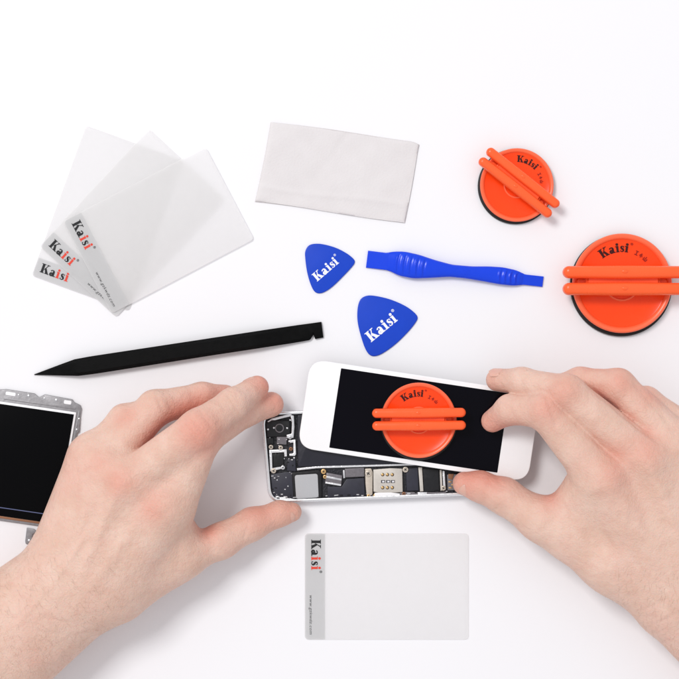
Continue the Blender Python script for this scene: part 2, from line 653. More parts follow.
pick(Z3([(29, 95), (32, 58), (52, 30), (90, 21), (140, 26), (205, 45), (265, 76), (302, 106), (310, 126), (296, 150), (250, 200), (190, 259), (145, 291), (110, 302), (82, 291), (60, 250), (40, 180)]),
     'smaller blue plastic pick with white lettering, beside the wide end of the blue pry bar', (325.6, 268.6), 40.5, 9.0, 30)
pick(Z3([(324, 420), (329, 370), (345, 333), (380, 315), (430, 317), (510, 336), (590, 370), (642, 406), (665, 436), (655, 466), (610, 522), (540, 590), (470, 640), (425, 657), (393, 649), (368, 612), (345, 545), (328, 475)]),
     'larger blue plastic pick with white lettering, just above the white phone front', (381.5, 326.8), 39.5, 11.0, 36)


# ------------------------------------------------------------------ blue pry bar
def pry_bar():
    top = [(28, 38), (95, 46), (120, 41), (160, 41), (210, 52), (270, 72), (330, 88), (400, 94), (460, 94), (510, 97), (560, 108), (590, 123), (653, 130)]
    bot = [(22, 99), (100, 108), (140, 128), (190, 138), (250, 136), (320, 132), (380, 138), (440, 148), (500, 159), (550, 164), (585, 160), (655, 168)]
    f = lambda p: (360 + p[0] / 3.574, 240 + p[1] / 3.574)
    top = [f(p) for p in top]; bot = [f(p) for p in bot]
    a0 = Vector(((top[0][0] + bot[0][0]) / 2, (top[0][1] + bot[0][1]) / 2))
    a1 = Vector(((top[-1][0] + bot[-1][0]) / 2, (top[-1][1] + bot[-1][1]) / 2))
    d = (a1 - a0); Lg = d.length; d.normalize(); n = Vector((-d.y, d.x))       # n points down in the photo
    tt = [((Vector(p) - a0).dot(d), (Vector(p) - a0).dot(n)) for p in top]
    bb = [((Vector(p) - a0).dot(d), (Vector(p) - a0).dot(n)) for p in bot]

    def at(tab, x):
        xs = [p[0] for p in tab]; ys = [p[1] for p in tab]
        return float(np.interp(x, xs, ys))
    root = thing('pry_bar', 'blue nylon double ended pry bar with flat blades and ribbed grips', 'pry tool', P(*(a0 + d * Lg / 2), 0))

    def loft(name, x0, x1, hfun, nx, ribs=None, flat=False):
        bm = bmesh.new()
        ncs = 40
        rings = []
        for i in range(nx + 1):
            x = x0 + (x1 - x0) * i / nx
            # smooth the traced edges
            yt = sum(at(tt, x + o_) for o_ in (-3, 0, 3)) / 3 if not flat else at(tt, x)
            yb = sum(at(bb, x + o_) for o_ in (-3, 0, 3)) / 3 if not flat else at(bb, x)
            c, w, h = (yt + yb) / 2, (yb - yt) / 2, hfun(x)
            ring = []
            for j in range(ncs):
                th = 2 * math.pi * j / ncs
                e = .78 if not flat else .22
                cs, sn = math.cos(th), math.sin(th)
                yy = c + w * math.copysign(abs(cs) ** e, cs)
                zz = .15 + h / 2 + h / 2 * math.copysign(abs(sn) ** e, sn)
                if ribs and sn > .1:
                    lat = (yy - c) / max(w, .1)
                    for rx in ribs:
                        xx = x - (rx + 2.2 * (lat * lat) * (1 if rx < Lg / 2 else 1))
                        zz += .42 * math.exp(-(xx / .85) ** 2) * max(0, 1 - (abs(lat) / .82) ** 6) - .25 * math.exp(-((xx - 2.2) / 1.1) ** 2) * max(0, 1 - (abs(lat) / .82) ** 6)
                pt = a0 + d * x + n * yy
                ring.append(bm.verts.new(P(pt.x, pt.y, zz)))
            rings.append(ring)
        for a, b in zip(rings, rings[1:]):
            for j in range(ncs):
                bm.faces.new((a[j], a[(j + 1) % ncs], b[(j + 1) % ncs], b[j]))
        bm.faces.new(rings[0]); bm.faces.new(list(reversed(rings[-1])))
        return obj(name, bm, M['blue_tool'], root, root.location, sharp=50)
    hb = lambda x: float(np.interp(x, [20, 30, 45, 75, 110, 140, 152, 158], [1.6, 4.0, 5.6, 5.4, 5.2, 4.6, 3.2, 1.8]))
    xs0, xs1 = 21.0, 157.0
    ribs = [29 + 6.6 * i for i in range(5)] + [133 + 5.4 * i for i in range(4)]
    loft('grip_handle', xs0, xs1, hb, 320, ribs)
    loft('blade', 0, xs0 + .5, lambda x: 1.0 + .035 * x, 12, flat=True)
    loft('blade', xs1 - .5, Lg, lambda x: 1.8 - .045 * (x - xs1), 12, flat=True)
    # raised moulded name at the waist
    ang = math.atan2(d.y, d.x)
    ca, sa = math.cos(-ang), math.sin(-ang)
    o0 = a0 + d * 86 + n * ((at(tt, 95) + at(bb, 95)) / 2)

    def pj(u, v, kk):
        x, y = u * 5.6, (v - .45) * 5.2
        return P(o0.x + x * ca - y * sa, o0.y - x * sa - y * ca, 5.42 + kk * .003 - .02 * abs(v - .45))
    lettering('moulded_lettering', 'Kaisi', pj, root, [M['blue_tool']], lambda i: 0, root.location)


pry_bar()


# ------------------------------------------------------------------ black spudger
def spudger():
    root = thing('spudger', 'long black nylon spudger with pointed tip and notched flat end', 'spudger', P(180, 350, 0))
    tip = Vector((34.2, 374.6))
    stations = [   # distance fraction along, centre offsets traced from the photo: (x, top y, bottom y, height mm, flatness)
        (34.2, 374.3, 375.0, .8), (50, 368.6, 375.3, 2.4), (64, 363.6, 375.7, 4.2), (76.4, 359.3, 375.9, 6.0), (92, 356.4, 374.0, 6.4), (150, 347.6, 364.9, 6.6),
        (210, 338.5, 355.4, 6.6), (255, 331.7, 348.6, 6.4), (268, 329.7, 346.6, 5.4), (290, 326.5, 343.2, 3.4), (310, 323.6, 339.8, 2.4), (322.4, 321.8, 337.6, 1.5)]
    # octagonal section lofted along the stations
    bm = bmesh.new()
    prof = [(-1, -.42), (-1, .42), (-.62, 1), (.62, 1), (1, .42), (1, -.42), (.62, -1), (-.62, -1)]
    rings = []
    dense = []
    xs = [s_[0] for s_ in stations]
    for x in list(np.linspace(34.2, 76.4, 14)) + list(np.linspace(78, 255, 30)) + list(np.linspace(257, 322.4, 40)):
        dense.append((x,) + tuple(float(np.interp(x, xs, [s_[k] for s_ in stations])) for k in (1, 2, 3)))
    for x, yt, yb, h in dense:
        cy, hw = (yt + yb) / 2, (yb - yt) / 2
        # hook notch near the flat end, on the lower edge
        ring = []
        cut = 0.0
        if 308.5 < x < 313.2:
            cut = 4.6 * min(1.0, (x - 308.5) / 3.6)
        for a, b in prof:
            yy = cy + a * hw
            if cut and a > .5:
                yy -= cut
            ring.append(bm.verts.new(P(x + a * (2.2 * min(1, (x - 34.2) / 45) if x < 300 else 1.0 + 1.2 * max(0, (316 - x) / 16)), yy, .15 + h / 2 + b * h / 2)))
        rings.append(ring)
    for a, b in zip(rings, rings[1:]):
        for j in range(8):
            bm.faces.new((a[j], a[(j + 1) % 8], b[(j + 1) % 8], b[j]))
    bm.faces.new(rings[0]); bm.faces.new(rings[-1])
    bmesh.ops.bevel(bm, geom=[e for e in bm.edges if e.calc_face_angle(0) > .5 and e.calc_length() > .0006], offset=0.0003, segments=2, affect='EDGES', clamp_overlap=True)
    obj('spudger_shaft', bm, M['black'], root, root.location, sharp=25)
    return root


spudger()


# ------------------------------------------------------------------ suction cups
def lathe(prof, n=96, off=(0, 0)):
    bm = bmesh.new()
    rings = []
    for r, z in prof:
        if r < 1e-6:
            rings.append([bm.verts.new((off[0], off[1], z))])
        else:
            rings.append([bm.verts.new((off[0] + r * math.cos(2 * math.pi * i / n), off[1] + r * math.sin(2 * math.pi * i / n), z)) for i in range(n)])
    for a, b in zip(rings, rings[1:]):
        for i in range(n):
            j = (i + 1) % n
            if len(a) == 1 and len(b) == 1: continue
            if len(a) == 1: bm.faces.new((a[0], b[j], b[i]))
            elif len(b) == 1: bm.faces.new((a[i], a[j], b[0]))
            else: bm.faces.new((a[i], a[j], b[j], b[i]))
    return bm


def rbox(bm, x0, y0, z0, x1, y1, z1, b=.03):
    r = bmesh.ops.create_cube(bm, size=1)
    vs = r['verts']
    for v in vs:
        v.co = Vector(((x0 + x1) / 2 + v.co.x * (x1 - x0), (y0 + y1) / 2 + v.co.y * (y1 - y0), (z0 + z1) / 2 + v.co.z * (z1 - z0)))
    es = list({e for v in vs for e in v.link_edges})
    bmesh.ops.bevel(bm, geom=es, offset=b, segments=3, affect='EDGES', clamp_overlap=True)


def make_cup(label):
    root = thing('suction_cup', label, 'suction cup', (0, 0, 0), 'orange suction cups with twin handle bars')
    dy = -.036
    obj('rubber_base', lathe([(0, .0), (.91, 0), (.995, .015), (1.006, .05), (.995, .085), (.95, .10), (0, .10)], off=(0, dy)), M['rubber'], root)
    pl = obj('orange_plate', lathe([(0, .101), (.86, .101), (.865, .17), (.845, .160), (.60, .150), (.36, .145), (.30, .145), (0, .145)]), M['orange'], root, sharp=40)
    obj('plate_rim', lathe([(.862, .102), (.95, .102), (.972, .12), (.975, .18), (.968, .203), (.950, .218), (.925, .216), (.89, .203), (.872, .185), (.862, .172), (.862, .102)]), M['orange_rim'], pl, sharp=40)
    obj('boss_ring', lathe([(.352, .146), (.345, .160), (.335, .167), (.318, .167), (.308, .160), (.302, .146)]), M['orange_rim'], pl, sharp=40)
    bm = bmesh.new()
    rbox(bm, -.74, -.075, .14, .70, .135, .43, .05)
    rbox(bm, -.90, -.02, .20, .86, .08, .30, .03)
    obj('handle_hub', bm, M['orange_handle'], root, sharp=50)
    for yc in (.205, -.120):
        bm = bmesh.new()
        # bar: vertical rounded plate with rounded ends, a little thicker in the middle
        n, m_ = 64, 24
        rings = []
        Lh = 1.20
        for i in range(n + 1):
            s_ = -1 + 2 * i / n
            x = Lh * math.sin(s_ * math.pi / 2) if False else Lh * (1.5 * s_ - .5 * s_ ** 3)
            ex = max(0.0, (abs(x) - (Lh - .115)) / .115)
            e = math.sqrt(max(0.0, 1 - ex * ex)) if ex < 1 else 0.0
            e = max(e, .04)
            zc = .47 - .03 * (x / Lh) ** 2
            ry, rz_ = .126 * e * (1 + .04 * math.cos(3 * x)), .15 * (.35 + .65 * e)
            ring = []
            for j in range(m_):
                th = 2 * math.pi * j / m_
                cs, sn = math.cos(th), math.sin(th)
                ring.append(bm.verts.new((x, yc + ry * math.copysign(abs(cs) ** .72, cs), zc + rz_ * math.copysign(abs(sn) ** .72, sn))))
            rings.append(ring)
        for a, b in zip(rings, rings[1:]):
            for j in range(m_):
                bm.faces.new((a[j], a[(j + 1) % m_], b[(j + 1) % m_], b[j]))
        bm.faces.new(rings[0]); bm.faces.new(list(reversed(rings[-1])))
        rs = bmesh.ops.create_uvsphere(bm, u_segments=16, v_segments=8, radius=.05)
        bmesh.ops.transform(bm, matrix=Matrix.Translation((-.02, yc + .01, .475 + .142)) @ Matrix.Diagonal((1.3, .8, .35, 1)), verts=rs['verts'])
        for xc in (-.66, .62):
            rbox(bm, xc - .07, yc - .07, .145, xc + .07, yc + .07, .42, .025)
        obj('handle_bar', bm, M['orange_handle'], root, sharp=60)
    # the curved name
    R0 = .615
    sc = .176

    def pj(u, v, kk):
        a = math.radians(128) - (u * sc) / (R0 + .06)
        r = R0 + v * sc
        z = .1565 + .0408 * max(0, r - .60) + .00045 * kk
        return Vector((r * math.cos(a), r * math.sin(a), z))
    lettering('logo_lettering', 'KaisiR 123', pj, root, [M['ink_cup'], M['ink_cup_faint']], lambda i: 1 if i >= 5 else 0, gap=.04)
    return root


def phone_z(px, py=0):
    """height of the lifted phone front's upper face, mm"""
    return 10.6 + (px - 297) / 233 * 3.6


cup = make_cup('largest orange suction cup, at the right edge of the table with its bars level')
cup.location = P(620.6, 283.6, 0.05)
rr = 50.8
cup.scale = (rr * S,) * 3
c2 = copy_tree(cup)
c2['label'] = 'small orange suction cup with its bars tilted diagonally, above the pry bar end'
c2.location = P(516.2, 185.6, 0.05); c2.scale = (37.6 * S,) * 3; c2.rotation_euler.z = math.radians(-38.5)
c3 = copy_tree(cup)
c3['label'] = 'orange suction cup stuck onto the black display of the lifted phone front'
c3.location = P(418.6, 420.0, phone_z(418.6) + .32); c3.scale = (38.0 * S,) * 3
c3.rotation_euler.z = math.radians(0.6)
c3.rotation_euler.y = -math.atan(3.6 / (233 * .55))


# ------------------------------------------------------------------ spare display panel at the left
def lcd():
    root = thing('display_panel', 'bare black LCD panel in a stamped grey metal frame, half under the left wrist', 'display', P(-10, 465, 0))
    u = Vector((math.cos(math.radians(8.2)), math.sin(math.radians(8.2))))
    v = Vector((-math.sin(math.radians(9.6)), math.cos(math.radians(9.6))))
    o = Vector((76.4, 412.4))          # outer corner of the white line
    q = lambda a, b: tuple(o + u * a + v * b)
    Wd = 178
    tail = [q(4.5, 60), q(4.0, 116), q(-8, 118), q(-Wd - 4, 118), q(-Wd - 4, -6)]
    frame = [(-8, 389.2 - 2), (4.6, 389.2), (6, 389.0), (34.5, 393.3), (39, 397.2), (45, 394.3), (72.2, 399.2), (73.6, 401.6), (80.0, 404.8), (81.4, 408.5), (80.3, 416), (79.6, 428), (79.2, 432), (77, 433.5), (76.3, 440), (75.2, 447)]
    frame = frame + tail
    frame[0] = q(-78, -12)
    bmf = bmesh.new()
    prism_bm(bmf, frame, .1, 1.5, .35, 3)
    fr = obj('metal_frame', bmf, M['pewter'], root, root.location)
    for (x, y, w, h) in ((10.6, 393.8, 10, 3.4), (67.6, 402.3, 7.4, 3.8)):
        prism('slot_cutout', round_poly(rect(x - w / 2, y - h / 2, x + w / 2, y + h / 2, 8.2), 1.2, 4), 1.4, 1.56, M['white_edge'], fr, .03, 1)
    # pressed ribs and marks of the frame
    prism('frame_rib', [q(-74, -4.2), q(-1.5, -4.2), q(-1.5, -2.6), q(-74, -2.6)], 1.4, 1.75, M['pewter'], fr, .12, 2)
    prism('frame_rib', [q(2.0, -2.0), q(3.0, -2.0), q(2.6, 60), q(1.6, 60)], 1.4, 1.75, M['pewter'], fr, .12, 2)
    for dx, dy, rr2 in ((-50, -9.6, 1.1), (-22, -9.4, 1.2), (-60, -9.0, .8), (-34, -9.4, .8), (3.6, 6, .9), (3.2, 17, .9)):
        prism('rivet', ring_pts(*q(dx, dy), rr2, 14), 1.4, 1.75, M['silver'], fr, .12, 2)
    prism('backlight_edge', round_poly([q(0, 0), q(-Wd, 0), q(-Wd, 110), q(0, 110)], 1.0, 3), 1.2, 2.1, M['white_edge'], root, .2)
    prism('lcd_panel', [q(-2.2, 2.4), q(-Wd + 2, 2.4), q(-Wd + 2, 113.2), q(-2.2, 113.2)], 1.3, 2.45, M['screen_matte'], root, .12)
    prism('film_edge', [q(-2.2, 104.6), q(-Wd + 2, 104.6), q(-Wd + 2, 105.5), q(-2.2, 105.5)], 2.3, 2.52, M['blue_line'], root, .05, 1)
    prism('copper_flex', [q(-1.0, 113.4), q(-Wd + 1, 113.4), q(-Wd + 1, 115.6), q(-1.0, 115.6)], 1.2, 1.9, M['copper'], root, .1, 2)
    # little tab below
    tab = round_poly([(26.8, 527.5), (33.5, 528.5), (35.6, 530.2), (37, 533), (34.2, 533.4), (32.4, 534.5), (31.6, 541), (30.6, 545), (25.6, 543.8), (25.2, 541)], .8, 3)
    prism('metal_tab', tab, .1, 1.3, M['pewter'], root, .3)
    prism('metal_rivet', ring_pts(29, 540.5, 1.3, 16), 1.2, 1.6, M['silver'], root, .15)


lcd()


# ------------------------------------------------------------------ the open phone
def phone():
    TL, TR, BR, BL = (260.6, 412.0), (489.0, 404.5), (496.0, 494.5), (268.8, 503.4)
    root = thing('open_phone', 'opened phone housing with silver rim, circuit board and battery showing', 'phone', P(378, 455, 0))
    rl = root.location
    outer = round_poly([TL, TR, BR, BL], 15, 10)
    # rim: a ring wall
    bm = bmesh.new()
    prof = [(0.5, .3), (0, 1.0), (0, 6.6), (.35, 7.2), (1.0, 7.4), (1.7, 7.2), (1.8, 3.0)]
    rings = []
    for d, z in prof:
        q = inset(outer, d / .55) if d > 0 else outer
        rings.append([bm.verts.new(P(x, y, z)) for x, y in q])
    n = len(outer)
    for a, b in zip(rings, rings[1:]):
        for i in range(n):
            bm.faces.new((a[i], a[(i + 1) % n], b[(i + 1) % n], b[i]))
    obj('metal_rim', bm, M['alu'], root, rl)
    prism('back_shell', inset(outer, 2.2), .3, 3.6, M['pcb'], root, .1, 1)

    def Z1(pts): return [(255 + x / 6.466, 400 + y / 6.466) for x, y in pts]
    def Z2(pts): return [(315 + x / 8.4875, 445 + y / 8.4875) for x, y in pts]
    def Zt(pts): return [(380 + x / 7.544, 450 + y / 7.544) for x, y in pts]

    def screw(x, y, z, r, m=None, parent=root):
        s_ = prism('screw', ring_pts(x, y, r, 18), z - .8, z + .35, m or M['silver'], root, .2, 3)
        bm = bmesh.new()
        prism_bm(bm, rect(x - r * .55, y - r * .13, x + r * .55, y + r * .13, 30), z + .2, z + .39, .02, 1)
        prism_bm(bm, rect(x - r * .13, y - r * .55, x + r * .13, y + r * .55, 30), z + .2, z + .395, .02, 1)
        obj('screw_slot', bm, M['dark'], s_, rl)

    # battery and the strip along it
    prism('battery', round_poly(Z1([(272, 96), (420, 85)]) + [(484, 405.5), (488, 462.5), (395, 464.2)] + Z1([(276, 432)]), 2, 4), 3.4, 6.6, M['battery'], root, .5)
    prism('flex_strip', Z1([(270, 440), (400, 428)]) + [(345, 464.6), (395, 463.2), (440, 462.5), (440, 464.6), (395, 466.0), (345, 467.6)] + Z1([(400, 442), (272, 456)]), 3.4, 6.0, M['foil'], root, .3)
    # top-left corner: camera and its brackets
    prism('camera_module', round_poly(Z1([(70, 150), (110, 128), (225, 135), (228, 232), (78, 240)]), 1.2, 4), 3.4, 6.4, M['dark'], root, .4)
    prism('lens_ring', ring_pts(*Z1([(158, 182)])[0], 4.6, 28), 6.2, 6.8, M['chip_grey'], root, .25)
    prism('camera_lens', ring_pts(*Z1([(158, 182)])[0], 3.6, 28), 6.3, 6.95, M['dark'], root, .3)
    for x, y in ((84, 190), (122, 180), (208, 182)):
        prism('camera_rivet', ring_pts(*Z1([(x, y)])[0], 1.0, 14), 6.2, 6.62, M['silver'], root, .15)
    prism('module_clip', Z1([(75, 245), (120, 245), (120, 285), (78, 288)]), 3.4, 5.2, M['dark'], root, .3)
    prism('module_clip', Z1([(140, 236), (205, 236), (205, 290), (140, 285)]), 3.4, 5.0, M['chip_grey'], root, .3)
    prism('edge_foil', Z1([(80, 138), (110, 118), (190, 98), (235, 88), (238, 104), (185, 116), (118, 134), (88, 152)]), 3.4, 6.3, M['foil'], root, .2)
    prism('side_bracket', round_poly(Z1([(225, 96), (252, 100), (256, 175), (250, 245), (205, 248), (203, 225), (235, 218), (238, 140)]), .6, 3), 3.4, 6.5, M['silver'], root, .25)
    prism('side_bracket', round_poly(Z1([(215, 262), (262, 254), (266, 350), (258, 362), (222, 362), (222, 348), (248, 345), (248, 275), (217, 278)]), .5, 3), 3.4, 5.8, M['foil'], root, .2)
    screw(*Z1([(226, 244)])[0], 6.6, 1.6)
    screw(*Z1([(232, 316)])[0], 5.0, 1.9, M['copper'])
    # U bracket
    prism('flash_bracket', Z1([(92, 322), (205, 318), (207, 365), (190, 366), (188, 338), (110, 342), (112, 440), (182, 428), (186, 442), (118, 458), (97, 458)]), 3.4, 5.6, M['foil'], root, .25)
    prism('sensor_block', Z1([(116, 345), (186, 342), (184, 422), (118, 432)]), 3.4, 5.2, M['dark'], root, .3)
    for x, y, r, m in ((103, 304, 2.3, 'tan'), (166, 308, 2.3, 'tan'), (120, 458, 2.6, 'tan'), (180, 437, 2.1, 'silver')):
        screw(*Z1([(x, y)])[0], 5.9, r, M[m])
    prism('dark_cover', Z1([(100, 478), (235, 462), (250, 470), (250, 632), (125, 636), (108, 600)]), 3.4, 5.0, M['chip'], root, .3)
    prism('board_cover', Z1([(210, 380), (262, 376), (266, 462), (205, 458)]), 3.4, 4.8, M['chip'], root, .3)
    screw(*Z1([(148, 634)])[0], 5.2, 2.2)
    prism('rim_clip', Z1([(128, 628), (190, 628), (260, 640), (260, 652), (180, 652), (130, 645)]), 3.4, 5.4, M['foil'], root, .25)
    # speaker pad
    prism('speaker_box', round_poly(Z1([(238, 468), (415, 452), (432, 470), (432, 636), (250, 648)]), 1.5, 4), 3.4, 5.4, M['dark'], root, .4)
    prism('speaker_pad', round_poly(Z1([(256, 486), (405, 476), (412, 630), (266, 640)]), 2.6, 6), 5.2, 6.3, M['speaker'], root, .25)
    # middle of the board
    screw(*Z2([(72, 225)])[0], 6.2, 2.6, M['gold'])
    screw(*Z2([(84, 270)])[0], 6.0, 2.0, M['gold'])
    can = Z2([(96, 232), (232, 258), (222, 345), (84, 322)])
    prism('shield_can', round_poly(can, .8, 3), 3.4, 6.3, M['chip_grey'], root, .35)
    prism('can_label', Z2([(98, 262), (226, 286), (224, 302), (94, 278)]), 6.2, 6.5, M['silver'], root, .08)
    prism('can_label', Z2([(90, 312), (222, 332), (220, 348), (86, 326)]), 5.6, 6.42, M['foil'], root, .1)
    prism('shield_can', round_poly(Z2([(252, 200), (418, 192), (420, 268), (258, 276)]), .8, 3), 3.4, 6.0, M['chip_grey'], root, .35)
    prism('connector', Z2([(236, 214), (252, 212), (256, 280), (240, 284)]), 3.4, 6.0, M['silver'], root, .2)
    prism('logic_chip', round_poly(Z2([(104, 352), (225, 352), (268, 288), (418, 278), (424, 440), (108, 452)]), .8, 3), 3.4, 5.0, M['chip'], root, .3)
    prism('board_bracket', round_poly(Z2([(424, 200), (478, 198), (490, 232), (488, 424), (438, 428), (428, 330)]), 1, 3), 3.4, 5.8, M['tan'], root, .3)
    screw(*Z2([(452, 242)])[0], 6.1, 3.3, M['tan'])
    screw(*Z2([(512, 428)])[0], 5.8, 2.0, M['gold'])
    screw(*Z2([(455, 432)])[0], 5.6, 1.8, M['gold'])
    # SIM reader
    sim = prism('sim_reader', round_poly(Z2([(494, 208), (640, 196)]) + Zt([(168, 140), (172, 318), (0, 325)]) + Z2([(496, 396)]), .8, 3), 3.4, 6.2, M['sim'], root, .3)
    for cx in (20, 56, 93):
        for cy in (186, 284):
            bm = bmesh.new()
            prism_bm(bm, ring_pts(*Zt([(cx, cy)])[0], 1.75, 16), 6.1, 6.34, .08, 2)
            obj('contact_well', bm, M['dark'], sim, rl)
            bm = bmesh.new()
            x, y = Zt([(cx, cy)])[0]
            prism_bm(bm, ring_pts(x - .2, y - .1, 1.25, 16), 6.2, 6.48, .1, 2)
            obj('gold_contact', bm, M['gold'], sim, rl)
    for cx in (24, 62, 98):
        bm = bmesh.new()
        x, y = Zt([(cx, 238)])[0]
        prism_bm(bm, rect(x - 2.1, y - 1.4, x + 1.9, y + 1.4, -2), 6.1, 6.36, .06, 1)
        obj('contact_window', bm, M['chip'], sim, rl)
        bm = bmesh.new()
        prism_bm(bm, rect(x - 1.1, y - .9, x + 1.3, y + .9, -2), 6.2, 6.45, .06, 1)
        obj('spring_contact', bm, M['foil'], sim, rl)
    prism('sim_tray', Z2([(505, 405), (640, 402)]) + Zt([(150, 328), (152, 348)]) + Z2([(640, 448), (505, 455)]), 3.4, 6.6, M['white_edge'], root, .3)
    # right of the reader
    screw(*Zt([(192, 148)])[0], 6.0, 2.9, M['tan'])
    prism('logic_chip', Zt([(196, 170), (212, 140), (286, 130), (292, 306), (200, 310)]), 3.4, 5.3, M['chip'], root, .3)
    prism('board_strip', Zt([(288, 130), (318, 130), (328, 312), (302, 314)]), 3.4, 6.1, M['sim'], root, .25)
    prism('logic_chip', Zt([(322, 140), (444, 150), (448, 316), (330, 316)]), 3.4, 5.2, M['dark'], root, .3)
    prism('board_strip', Zt([(450, 150), (466, 150), (472, 305), (456, 308)]), 3.4, 6.0, M['sim'], root, .2)
    prism('board_strip', Zt([(472, 155), (488, 158), (496, 300), (478, 305)]), 3.4, 6.2, M['foil'], root, .2)
    screw(*Zt([(478, 288)])[0], 6.2, 2.5, M['tan'])
    prism('dock_connector', Zt([(505, 185), (620, 180), (700, 300), (510, 305)]), 3.4, 5.6, M['chip_grey'], root, .3)
    prism('dock_flex', Zt([(515, 180), (560, 180), (545, 225), (515, 215)]), 5.3, 6.0, M['copper'], root, .2)
    for x, y in ((528, 240), (550, 262), (530, 285)):
        prism('dock_pin', rect(*[c_ for p in Zt([(x - 12, y - 5), (x + 12, y + 5)]) for c_ in p]), 5.4, 5.95, M['gold'], root, .1)
    prism('edge_strip', Zt([(150, 322), (208, 316), (300, 318), (440, 318), (500, 312), (500, 328), (300, 338), (156, 348)]), 3.4, 5.7, M['chip_grey'], root, .2)
    screw(*Zt([(180, 330)])[0], 5.9, 1.9, M['copper'])
    prism('edge_tab', Zt([(285, 318), (355, 318), (355, 340), (285, 342)]), 3.4, 6.0, M['foil'], root, .2)
    # scatter of tiny surface parts along the lower edge of the board
    rnd = random.Random(11)
    bmc = bmesh.new(); bmg = bmesh.new()
    for k in range(70):
        t = rnd.random()
        x = 282 + t * 172
        y = 500.0 - (x - 282) * .034 - rnd.uniform(.0, 3.4)
        w, h = rnd.uniform(.5, 2.2), rnd.uniform(.35, .7)
        prism_bm(bmc if rnd.random() < .55 else bmg, rect(x - w, y - h, x + w, y + h, -2 + rnd.uniform(-6, 6)), 3.5, rnd.uniform(4.3, 6.2), .1, 1)
    for k in range(90):
        x, y = rnd.uniform(268, 298), rnd.uniform(416, 497)
        if 292 < x and y > 468: continue
        w, h = rnd.uniform(.35, 1.3), rnd.uniform(.3, .8)
        prism_bm(bmc if rnd.random() < .45 else bmg, rect(x - w, y - h, x + w, y + h, rnd.uniform(-8, 8)), 3.5, rnd.uniform(4.8, 6.0), .1, 1)
    obj('tiny_metal_parts', bmc, M['silver'], root, rl)['kind'] = 'stuff'
    obj('tiny_dark_parts', bmg, M['dark'], root, rl)['kind'] = 'stuff'


phone()


# ------------------------------------------------------------------ the lifted phone front
def phone_front():
    a = math.radians(8.5)
    u, v = Vector((math.cos(a), math.sin(a))), Vector((-math.sin(a), math.cos(a)))
    o = Vector((310.6, 359.0))
    q = lambda s_, t: tuple(o + u * s_ + v * t)
    Lx, Ly = 233.0, 89.5
    root = thing('phone_front', 'white phone front with black display, lifted askew over the open phone', 'phone screen', P(415, 420, 0))
    zf = lambda x, y: phone_z(x)
    out = round_poly([q(0, 0), q(Lx, 0), q(Lx, Ly), q(0, Ly)], 17, 12)
    prism('white_frame', out, -2.2, -.02, M['white_pl'], root, .45, 4, zf=zf)
    prism('steel_backing', inset(out, 1.6), -3.2, -2.0, M['pewter'], root, .1, 1, zf=zf)
    prism('display_glass', round_poly([q(31.5, 4.6), q(201.5, 4.6), q(201.5, Ly - 4.6), q(31.5, Ly - 4.6)], .8, 3), -1.0, .05, M['screen'], root, .03, 1, zf=zf)


phone_front()


# ------------------------------------------------------------------ hands
def surface_nets(F, org, h):
    """numpy surface nets on a scalar grid (negative inside)"""
    nx, ny, nz = F.shape
    ins = F < 0
    c = np.zeros((nx - 1, ny - 1, nz - 1), np.int8)
    for dx in (0, 1):
        for dy in (0, 1):
            for dz in (0, 1):
                c += ins[dx:nx - 1 + dx, dy:ny - 1 + dy, dz:nz - 1 + dz]
    act = (c > 0) & (c < 8)
    ii = np.argwhere(act)
    idx = -np.ones(act.shape, np.int64)
    idx[act] = np.arange(len(ii))
    acc = np.zeros((len(ii), 3)); cnt = np.zeros(len(ii))
    corners = [(0, 0, 0), (1, 0, 0), (0, 1, 0), (1, 1, 0), (0, 0, 1), (1, 0, 1), (0, 1, 1), (1, 1, 1)]
    for i, ca in enumerate(corners):
        for cb in corners[i + 1:]:
            if sum(abs(a - b) for a, b in zip(ca, cb)) != 1: continue
            fa = F[ii[:, 0] + ca[0], ii[:, 1] + ca[1], ii[:, 2] + ca[2]]
            fb = F[ii[:, 0] + cb[0], ii[:, 1] + cb[1], ii[:, 2] + cb[2]]
            m = (fa < 0) != (fb < 0)
            t = np.where(m, fa / np.where(m, fa - fb, 1), 0)
            p = np.array(ca)[None, :] + t[:, None] * (np.array(cb) - np.array(ca))[None, :]
            acc[m] += p[m]; cnt[m] += 1
    V = (ii + acc / cnt[:, None]) * h + org
    quads = []
    for ax in range(3):
        sl0 = [slice(None)] * 3; sl1 = [slice(None)] * 3
        sl0[ax] = slice(0, -1); sl1[ax] = slice(1, None)
        A, B = ins[tuple(sl0)], ins[tuple(sl1)]
        e = np.argwhere(A != B)
        o1, o2 = [k for k in range(3) if k != ax]
        ok = (e[:, o1] > 0) & (e[:, o2] > 0) & (e[:, o1] < F.shape[o1] - 1) & (e[:, o2] < F.shape[o2] - 1)
        e = e[ok]
        flip = A[e[:, 0], e[:, 1], e[:, 2]]
        q = []
        for d1, d2 in ((-1, -1), (0, -1), (0, 0), (-1, 0)):
            k = e.copy(); k[:, o1] += d1; k[:, o2] += d2
            q.append(idx[k[:, 0], k[:, 1], k[:, 2]])
        q = np.stack(q, 1)
        if ax == 1: flip = ~flip
        q[~flip] = q[~flip][:, ::-1]
        quads.append(q)
    return V, np.concatenate(quads)


def W(px, py, z):
    """photo pixel and height -> mm coordinates"""
    p = P(px, py, z)
    return np.array([p.x, p.y, p.z]) * 1000.0


def smin(a, b, k):
    h = np.clip(0.5 + 0.5 * (b - a) / k, 0, 1)
    return b + (a - b) * h - k * h * (1 - h)


